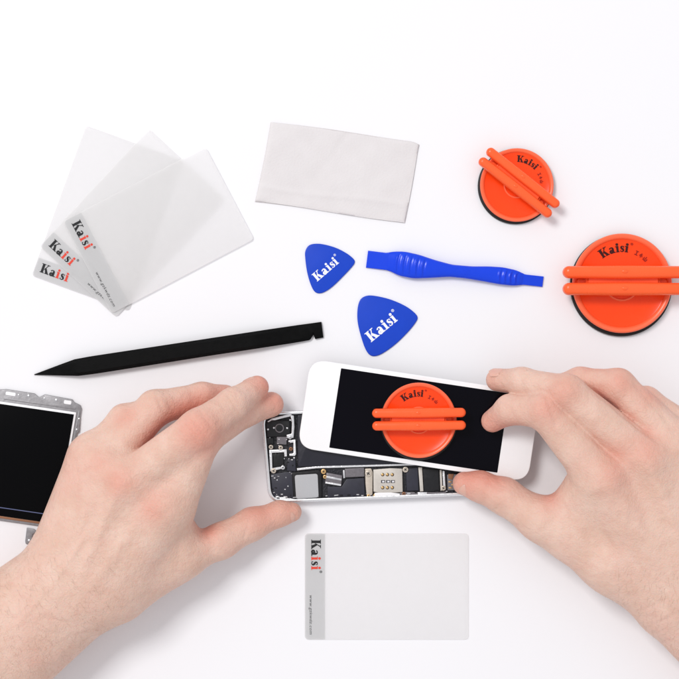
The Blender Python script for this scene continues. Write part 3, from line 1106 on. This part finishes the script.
def build_hand(spec, label, name='hand'):
    palm, fingers = spec['palm'], spec['fingers']
    h = spec.get('voxel', 0.9)
    allp = [W(*p[:3]) for seg in palm for p in seg[0]] + [W(*p[:3]) for f in fingers for p in f]
    rad = 32
    lo = np.min(allp, 0) - rad; hi = np.max(allp, 0) + rad
    lo = np.maximum(lo, [-1e9, -1e9, -2]); hi[2] = min(hi[2], 75)
    cx = spec['clip']
    lo[0] = max(lo[0], cx[0]); hi[0] = min(hi[0], cx[1]); lo[1] = max(lo[1], cx[2]); hi[1] = min(hi[1], cx[3])
    dims = np.ceil((hi - lo) / h).astype(int) + 1
    X = (lo[0] + h * np.arange(dims[0], dtype=np.float32))[:, None, None].astype(np.float32)
    Y = (lo[1] + h * np.arange(dims[1], dtype=np.float32))[None, :, None].astype(np.float32)
    Zg = (lo[2] + h * np.arange(dims[2], dtype=np.float32))[None, None, :].astype(np.float32)

    def cone(a, b, ra, rb):
        a, b = np.asarray(a, np.float32), np.asarray(b, np.float32)
        d = b - a
        t = ((X - a[0]) * d[0] + (Y - a[1]) * d[1] + (Zg - a[2]) * d[2]) / max(float(d @ d), 1e-6)
        t = np.clip(t, 0, 1)
        return np.sqrt((X - a[0] - t * d[0]) ** 2 + (Y - a[1] - t * d[1]) ** 2 + (Zg - a[2] - t * d[2]) ** 2) - (np.float32(ra) + t * np.float32(rb - ra))

    D = None
    for seg in palm:
        (p0, p1), k = seg[0], (seg[1] if len(seg) > 1 else 9.0)
        c = cone(W(*p0[:3]), W(*p1[:3]), p0[3], p1[3])
        D = c if D is None else smin(D, c, np.float32(k))
    out = None
    for fi, f in enumerate(fingers):
        F = None
        for p0, p1 in zip(f, f[1:]):
            c = cone(W(*p0[:3]), W(*p1[:3]), p0[3], p1[3])
            F = c if F is None else smin(F, c, np.float32(3.5))
        F = smin(D, F, np.float32(spec.get('kf', 6.0)))
        k = spec.get('kmerge', {}).get(fi, 1.0)
        if isinstance(k, tuple):          # soft web near the knuckle, separate fingers beyond it
            tt = np.clip((X - k[2]) / (k[3] - k[2]), 0, 1)
            k = (k[0] + (k[1] - k[0]) * tt).astype(np.float32)
        else:
            k = np.float32(k)
        out = F if out is None else smin(out, F, k)
    # the resting side is flattened by the table
    out = np.maximum(out, 0.4 - Zg)
    V, Q = surface_nets(out, lo, h)
    # light smoothing
    ne = np.concatenate([Q[:, [0, 1]], Q[:, [1, 2]], Q[:, [2, 3]], Q[:, [3, 0]]])
    for it, lam in enumerate((.5, -.52, .5, -.52, .5)):
        s_ = np.zeros_like(V); n_ = np.zeros(len(V))
        np.add.at(s_, ne[:, 0], V[ne[:, 1]]); np.add.at(n_, ne[:, 0], 1)
        np.add.at(s_, ne[:, 1], V[ne[:, 0]]); np.add.at(n_, ne[:, 1], 1)
        V = V + lam * (s_ / n_[:, None] - V)
    # normals for displacing
    def vnorm(V):
        fn = np.cross(V[Q[:, 2]] - V[Q[:, 0]], V[Q[:, 3]] - V[Q[:, 1]])
        nn = np.zeros_like(V)
        for k in range(4): np.add.at(nn, Q[:, k], fn)
        return nn / np.maximum(np.linalg.norm(nn, axis=1, keepdims=True), 1e-9)
    N = vnorm(V)
    disp = np.zeros(len(V))
    for (p0, p1, wdt, amt) in spec.get('lines', []):      # creases (negative), tendons and veins (positive) as soft lines over the back
        a, b = W(*p0), W(*p1)
        d = (b - a)[:2]
        t = np.clip(((V[:, :2] - a[:2]) @ d) / (d @ d), 0, 1)
        dist = np.linalg.norm(V[:, :2] - a[:2] - t[:, None] * d, axis=1)
        fade = np.sin(np.pi * np.clip(t * .9 + .05, 0, 1)) ** .5
        disp += amt * np.exp(-(dist / wdt) ** 2) * fade * np.clip(N[:, 2] * 2.0, 0, 1)
    for (p, r, amt) in spec.get('bumps', []):
        c = W(*p)
        disp += amt * np.exp(-(np.linalg.norm(V - c, axis=1) / r) ** 2)
    V = V + N * disp[:, None]
    flush_crease_shade = np.zeros(len(V))
    for (p, r, amt) in spec.get('flush_crease_shade', []):
        c = W(*p)
        flush_crease_shade += amt * np.exp(-(np.linalg.norm(V - c, axis=1) / r) ** 2)
    flush_crease_shade = np.clip(flush_crease_shade * 1.4, 0, .92)
    base = np.array(W(*spec['base'])) * MM
    me = bpy.data.meshes.new(name)
    me.from_pydata([], [], [])
    me.vertices.add(len(V)); me.vertices.foreach_set('co', (V * MM - base).astype(np.float32).ravel())
    me.loops.add(len(Q) * 4); me.loops.foreach_set('vertex_index', Q.astype(np.int32).ravel())
    me.polygons.add(len(Q)); me.polygons.foreach_set('loop_start', np.arange(0, len(Q) * 4, 4, dtype=np.int32))
    me.update(calc_edges=True)
    me.validate()
    me.polygons.foreach_set('use_smooth', np.ones(len(me.polygons), bool))
    at = me.attributes.new('flush_crease_shade', 'FLOAT', 'POINT')
    at.data.foreach_set('value', flush_crease_shade.astype(np.float32))
    me.materials.append(M['skin'])
    o = bpy.data.objects.new(name, me)
    C.objects.link(o)
    o.location = base
    tag(o, label, 'hand')
    # nails: curved shells bedded in the fingertips
    for (tip, back, r, up, ln, wd, slope) in spec.get('nails', []):
        a, b = W(*tip), W(*back)
        ax = (a - b) / np.linalg.norm(a - b)
        w = np.array(up, float); w -= ax * (w @ ax); w /= np.linalg.norm(w)
        s_ = np.cross(ax, w)
        bm = bmesh.new()
        nu, nv = 12, 14
        grid = []
        for i in range(nu + 1):
            row = []
            uu = i / nu
            for j in range(nv + 1):
                vv = -1 + 2 * j / nv
                half = wd * math.sqrt(max(.02, 1 - abs(2 * uu - 1) ** 5)) * (1 - .10 * (1 - uu))
                th = vv * half
                x = -ln * .62 + uu * ln + (.25 * ln) * (-(vv ** 2)) * (uu - .3)
                drop = max(0, x) ** 2 / (2.4 * r)
                rr_ = r + .06 + .26 * min(1, uu * 2.5) + slope * max(0, -x) - drop - .28 * max(abs(vv) ** 4, abs(2 * uu - 1) ** 6)
                p = a + ax * x + rr_ * (math.cos(th) * w + math.sin(th) * s_)
                row.append(bm.verts.new(Vector(p * MM - base)))
            grid.append(row)
        for i in range(nu):
            for j in range(nv):
                bm.faces.new((grid[i][j], grid[i + 1][j], grid[i + 1][j + 1], grid[i][j + 1]))
        obj('fingernail', bm, M['nail'], o, sharp=80)
    return o, V, N


LEFT = dict(
    base=(75, 590, 0), clip=(-262, 40, -262, 10), voxel=0.75,
    palm=[
        [((92, 458, 29, 11), (70, 541, 26, 15.2))],
        [((104, 467, 34, 12.5), (73, 556, 30, 18))],
        [((128, 484, 41, 13), (86, 572, 32, 19))],
        [((165, 506, 40, 13), (104, 586, 30, 19))],
        [((184, 556, 25, 9.8), (122, 586, 25, 14.6))],            # thumb metacarpal
        [((165, 526, 28, 12), (189, 547, 24, 8.0))],               # web
        [((150, 538, 26, 14), (172, 552, 24, 10.5))],
        [((52, 582, 25, 20), (-110, 704, 28, 25))],
        [((73, 603, 25, 20), (-85, 738, 28, 25))],
        [((62, 592, 28, 20), (-100, 720, 32, 24))],
    ],
    fingers=[
        [(172, 505, 41, 12.5), (201, 438, 42, 10.2), (246, 411, 24, 7.8), (271, 404.5, 15, 6.9)],          # index
        [(128, 484, 43, 12), (199, 429, 49, 10.2), (233, 404.5, 37, 8.4), (257, 387.5, 24, 6.4)],          # middle
        [(104, 466, 36, 11.2), (155, 408, 31, 9.2), (202, 397.5, 19, 7.8), (225, 397, 12, 6.7)],           # ring
        [(92, 458, 30, 10), (124, 419.5, 27, 7.8), (156, 410, 18, 7), (178, 408, 12, 6.2)],            # little
        [(184, 556, 25, 9.8), (221, 541, 20, 9.3), (252, 524, 15.5, 8.5), (280, 513.5, 12, 6.6), (292, 512, 11, 5.3)],    # thumb
    ],
    lines=[
        ((146, 512, 50), (88, 590, 46), 3.2, .7), ((118, 488, 52), (80, 580, 48), 3.0, .8), ((98, 470, 48), (70, 566, 44), 3.0, .6),
        ((136, 500, 50), (106, 540, 46), 6, -.9), ((108, 480, 50), (90, 530, 46), 5, -.7),
        ((107, 505, 50), (60, 575, 46), 1.6, .45), ((60, 575, 46), (20, 622, 46), 1.6, .35), ((125, 520, 50), (118, 560, 46), 1.5, .35),
        ((20, 582, 40), (44, 622, 40), .9, -.35), ((32, 583, 40), (52, 612, 40), .8, -.28), ((46, 612, 40), (80, 622, 40), .9, -.4), ((40, 626, 40), (66, 632, 40), .8, -.3),
        ((244, 538, 20), (247, 528, 22), .8, -.5), ((206, 533, 25), (214, 540, 25), 1.0, -.5),
        ((247, 525, 22), (253, 512, 22), .8, -.36),
        ((192, 417, 55), (208, 440, 55), 1.0, -.36), ((200, 411, 55), (214, 430, 55), 1.0, -.36), ((186, 423, 55), (200, 444, 55), 1.0, -.36),
        ((153, 396, 52), (164, 418, 52), 1.0, -.36), ((160, 394, 52), (171, 414, 52), 1.0, -.36),
        ((227, 393, 42), (240, 412, 40), .8, -.36),
    ],
    bumps=[((158, 507, 54), 9, .9), ((125, 484, 56), 9, 1.0), ((104, 468, 50), 8, .7), ((92, 457, 40), 8, .3), ((200, 434, 55), 9, .4), ((160, 410, 47), 7, .3), ((252, 524, 24), 7, .4)],
    flush_crease_shade=[((152, 508, 54), 8, .40), ((120, 482, 56), 8, .38), ((99, 464, 50), 8, .25), ((196, 430, 57), 11, .50), ((205, 440, 48), 10, .35), ((122, 412, 42), 8, .45), ((155, 402, 50), 9, .25),
           ((262, 384, 26), 9, .55), ((280, 402, 18), 10, .45), ((292, 510, 14), 10, .35), ((258, 512, 20), 12, .45), ((208, 530, 26), 8, .55), ((150, 444, 34), 8, .6), ((165, 430, 34), 9, .65), ((182, 415, 32), 9, .6), ((200, 405, 26), 9, .5), ((225, 390, 20), 10, .4),  # fingertips red; blobs between ring and middle finger paint the gap's shade
           ((70, 470, 40), 14, .15), ((240, 418, 24), 10, .3)],
    kmerge={1: (5.0, 1.0, -80.0, -68.0), 3: 6.0},
    nails=[((288, 512.5, 11.4), (262, 520, 14), 5.75, (.2, -.50, .85), 9.0, .75, .20),
           ((253, 389, 24.5), (236, 400, 31), 6.55, (.1, .75, .62), 9.5, .7, .12)],
)
left, LV, LN = build_hand(LEFT, 'hand and forearm coming in from the lower left, thumb and fingers holding the open phone')

RIGHT = dict(
    base=(640, 540, 0), clip=(60, 330, -262, 15), voxel=0.75,
    palm=[
        [((602, 479, 42, 13.5), (664, 572, 32, 18))],
        [((648, 461, 43, 13), (692, 566, 34, 19))],
        [((677, 446, 38, 12.5), (712, 556, 32, 18))],
        [((696, 440, 31, 11.5), (730, 548, 27, 16))],
        [((541, 520, 26, 11), (612, 562, 28, 15))],
        [((612, 562, 28, 15), (662, 596, 28, 17))],
        [((583, 492, 33, 11.5), (556, 520, 26, 8.0))],
        [((590, 515, 28, 14), (575, 530, 27, 12))],
        [((681, 606, 27, 21), (850, 768, 30, 26))],
        [((709, 578, 27, 21), (880, 730, 30, 26))],
        [((695, 592, 30, 20), (865, 748, 34, 25))],
    ],
    fingers=[
        [(602, 478, 43, 12.5), (545, 411, 41, 9.5), (510, 409.5, 30, 7.6), (492.5, 421, 21.5, 6.1)],
        [(648, 461, 44, 12), (567, 393, 43, 9.4), (522, 381.5, 29, 7.1), (497, 380, 19, 6.0)],
        [(677, 446, 40, 11.5), (618, 386, 36, 8.8), (580, 382, 26, 7.5), (555, 388, 17, 6.8)],
        [(696, 440, 33, 10.5), (646, 401.5, 30, 7.6), (618, 398, 24, 6.6), (600, 404, 13, 6.0)],
        [(541, 520, 26, 10.8), (504, 496, 20, 9.6), (480, 486.5, 17, 8.0), (464.5, 483.5, 15.5, 6.4)],
    ],
    lines=[
        ((588, 385, 45), (657, 443, 48), 1.3, -.9), ((632, 384, 40), (672, 428, 45), 1.2, -.5),
        ((614, 486, 54), (676, 580, 50), 3.2, .6), ((650, 468, 56), (694, 575, 52), 3.0, .7), ((676, 455, 50), (704, 560, 48), 3.0, .5),
        ((634, 478, 54), (655, 520, 50), 6, -.9), ((664, 465, 52), (680, 510, 50), 5, -.7),
        ((600, 520, 50), (650, 590, 46), 1.6, .4), ((625, 505, 52), (622, 545, 48), 1.4, .35), ((640, 560, 48), (690, 620, 48), 1.6, .35),
        ((494, 511, 24), (500, 502, 26), .8, -.5), ((496, 478, 26), (504, 488, 28), .8, -.36), ((546, 505, 30), (554, 512, 30), 1.0, -.4),
        ((538, 395, 52), (547, 425, 50), 1.0, -.36), ((545, 393, 52), (555, 422, 50), 1.0, -.36), ((506, 397, 38), (514, 420, 36), .8, -.36),
        ((561, 378, 52), (572, 404, 50), 1.0, -.36), ((518, 370, 38), (524, 392, 36), .8, -.36),
        ((612, 371, 50), (622, 396, 50), 1.0, -.36),
        ((640, 612, 42), (664, 596, 42), .9, -.3), ((652, 626, 42), (678, 608, 42), .9, -.3),
    ],
    bumps=[((610, 478, 56), 9, .9), ((648, 461, 57), 9, 1.0), ((677, 446, 50), 8, .7), ((545, 410, 51), 7, .4), ((567, 392, 52), 7, .45), ((618, 386, 49), 7, .6), ((646, 401, 42), 6, .3), ((504, 496, 29), 7, .4)],
    flush_crease_shade=[((612, 474, 56), 9, .32), ((648, 450, 57), 10, .32), ((617, 450, 48), 8, .4), ((545, 408, 51), 10, .35), ((567, 390, 52), 9, .3), ((622, 380, 49), 9, .42), ((648, 396, 42), 8, .35),
           ((492, 422, 21), 9, .55), ((510, 424, 26), 9, .5), ((525, 420, 32), 9, .35), ((497, 380, 19), 9, .35), ((466, 482, 16), 10, .6), ((485, 478, 20), 10, .35), ((500, 482, 24), 10, .3), ((552, 500, 30), 8, .5), ((590, 385, 24), 12, .5), ((600, 395, 36), 6, .5), ((613, 408, 40), 5, .45), ((628, 422, 44), 5, .4), ((645, 436, 46), 5, .4), ((580, 418, 42), 5, .35), ((600, 436, 46), 5, .35)],  # fingertips red; blobs along the finger creases are painted crease shade
    nails=[((496, 380, 19.2), (518, 382, 27), 6.05, (.05, .80, .60), 9.0, .75, .08),
           ((467, 484, 15.8), (488, 490, 18), 6.5, (.1, -.62, .78), 9.5, .72, .18)],
)
right, RV, RN = build_hand(RIGHT, 'hand coming in from the right edge, gripping the white phone front between thumb and fingertips')


# fine hairs on the forearms
def arm_hair(hand, V, N, boxpx, n, dirpx, seed):
    rng = np.random.default_rng(seed)
    a, b = W(boxpx[0], boxpx[3], 30), W(boxpx[2], boxpx[1], 30)
    m = (V[:, 0] > a[0]) & (V[:, 0] < b[0]) & (V[:, 1] > a[1]) & (V[:, 1] < b[1]) & (N[:, 2] > .15)
    ids = rng.choice(np.nonzero(m)[0], n, replace=False)
    base = np.array(hand.location) * 1000
    bm = bmesh.new()
    d0 = np.array([dirpx[0], -dirpx[1], 0.0]); d0 /= np.linalg.norm(d0)
    for i in ids:
        p, nn = V[i] - base, N[i]
        d = d0 + rng.normal(0, .28, 3); d -= nn * (d @ nn); d /= np.linalg.norm(d)
        ln = rng.uniform(3.0, 7.5)
        side = np.cross(d, nn)
        bend = rng.normal(0, .25)
        prev = None
        for k in range(5):
            t = k / 4
            q = p - nn * .1 + d * ln * t + nn * (.9 * t - .7 * t * t) * ln * .28 + side * bend * ln * t * t
            w = .026 * (1 - t * .8)
            cur = [bm.verts.new(Vector((q + side * w) * MM)), bm.verts.new(Vector((q + nn * w) * MM)), bm.verts.new(Vector((q - side * w) * MM))]
            if prev:
                for j in range(3):
                    bm.faces.new((prev[j], prev[(j + 1) % 3], cur[(j + 1) % 3], cur[j]))
            prev = cur
    o = obj('arm_hair', bm, M['hair'], hand, sharp=180)
    o['kind'] = 'stuff'


arm_hair(left, LV, LN, (-60, 545, 120, 700), 650, (.5, .75), 3)
arm_hair(right, RV, RN, (610, 560, 740, 720), 420, (-.3, .8), 5)

# ------------------------------------------------------------------ camera, light, world
cam = bpy.data.cameras.new('camera')
cam.sensor_width = 36
cam.angle = 2 * math.atan(339.5 * S / H)
cam.clip_start = 0.05
cam.clip_end = 20
co = bpy.data.objects.new('camera', cam)
co.location = (0, 0, H)
C.objects.link(co)
sc = bpy.context.scene
sc.camera = co


def softbox(name, loc, target, size, power, col=(1, 1, 1)):
    l = bpy.data.lights.new(name, 'AREA')
    l.shape = 'SQUARE'
    l.size = size
    l.energy = power
    l.color = col
    o = bpy.data.objects.new(name, l)
    o.location = loc
    o.rotation_euler = (Vector(target) - Vector(loc)).to_track_quat('-Z', 'Y').to_euler()
    C.objects.link(o)
    return o


softbox('softbox_key', (-1.28, 1.20, 2.9), (0, 0, 0), 0.95, 60.0, (1.0, 0.985, 0.97))

w = bpy.data.worlds.new('World')
sc.world = w
w.use_nodes = True
bg = w.node_tree.nodes['Background']
bg.inputs['Color'].default_value = (0.978, 0.976, 1.0, 1)
bg.inputs['Strength'].default_value = 0.725

sc.view_settings.view_transform = 'Standard'
sc.view_settings.look = 'None'
sc.view_settings.gamma = 1
sc.view_settings.exposure = 0.0
sc.cycles.use_denoising = True
sc.cycles.max_bounces = 8
sc.cycles.transparent_max_bounces = 16
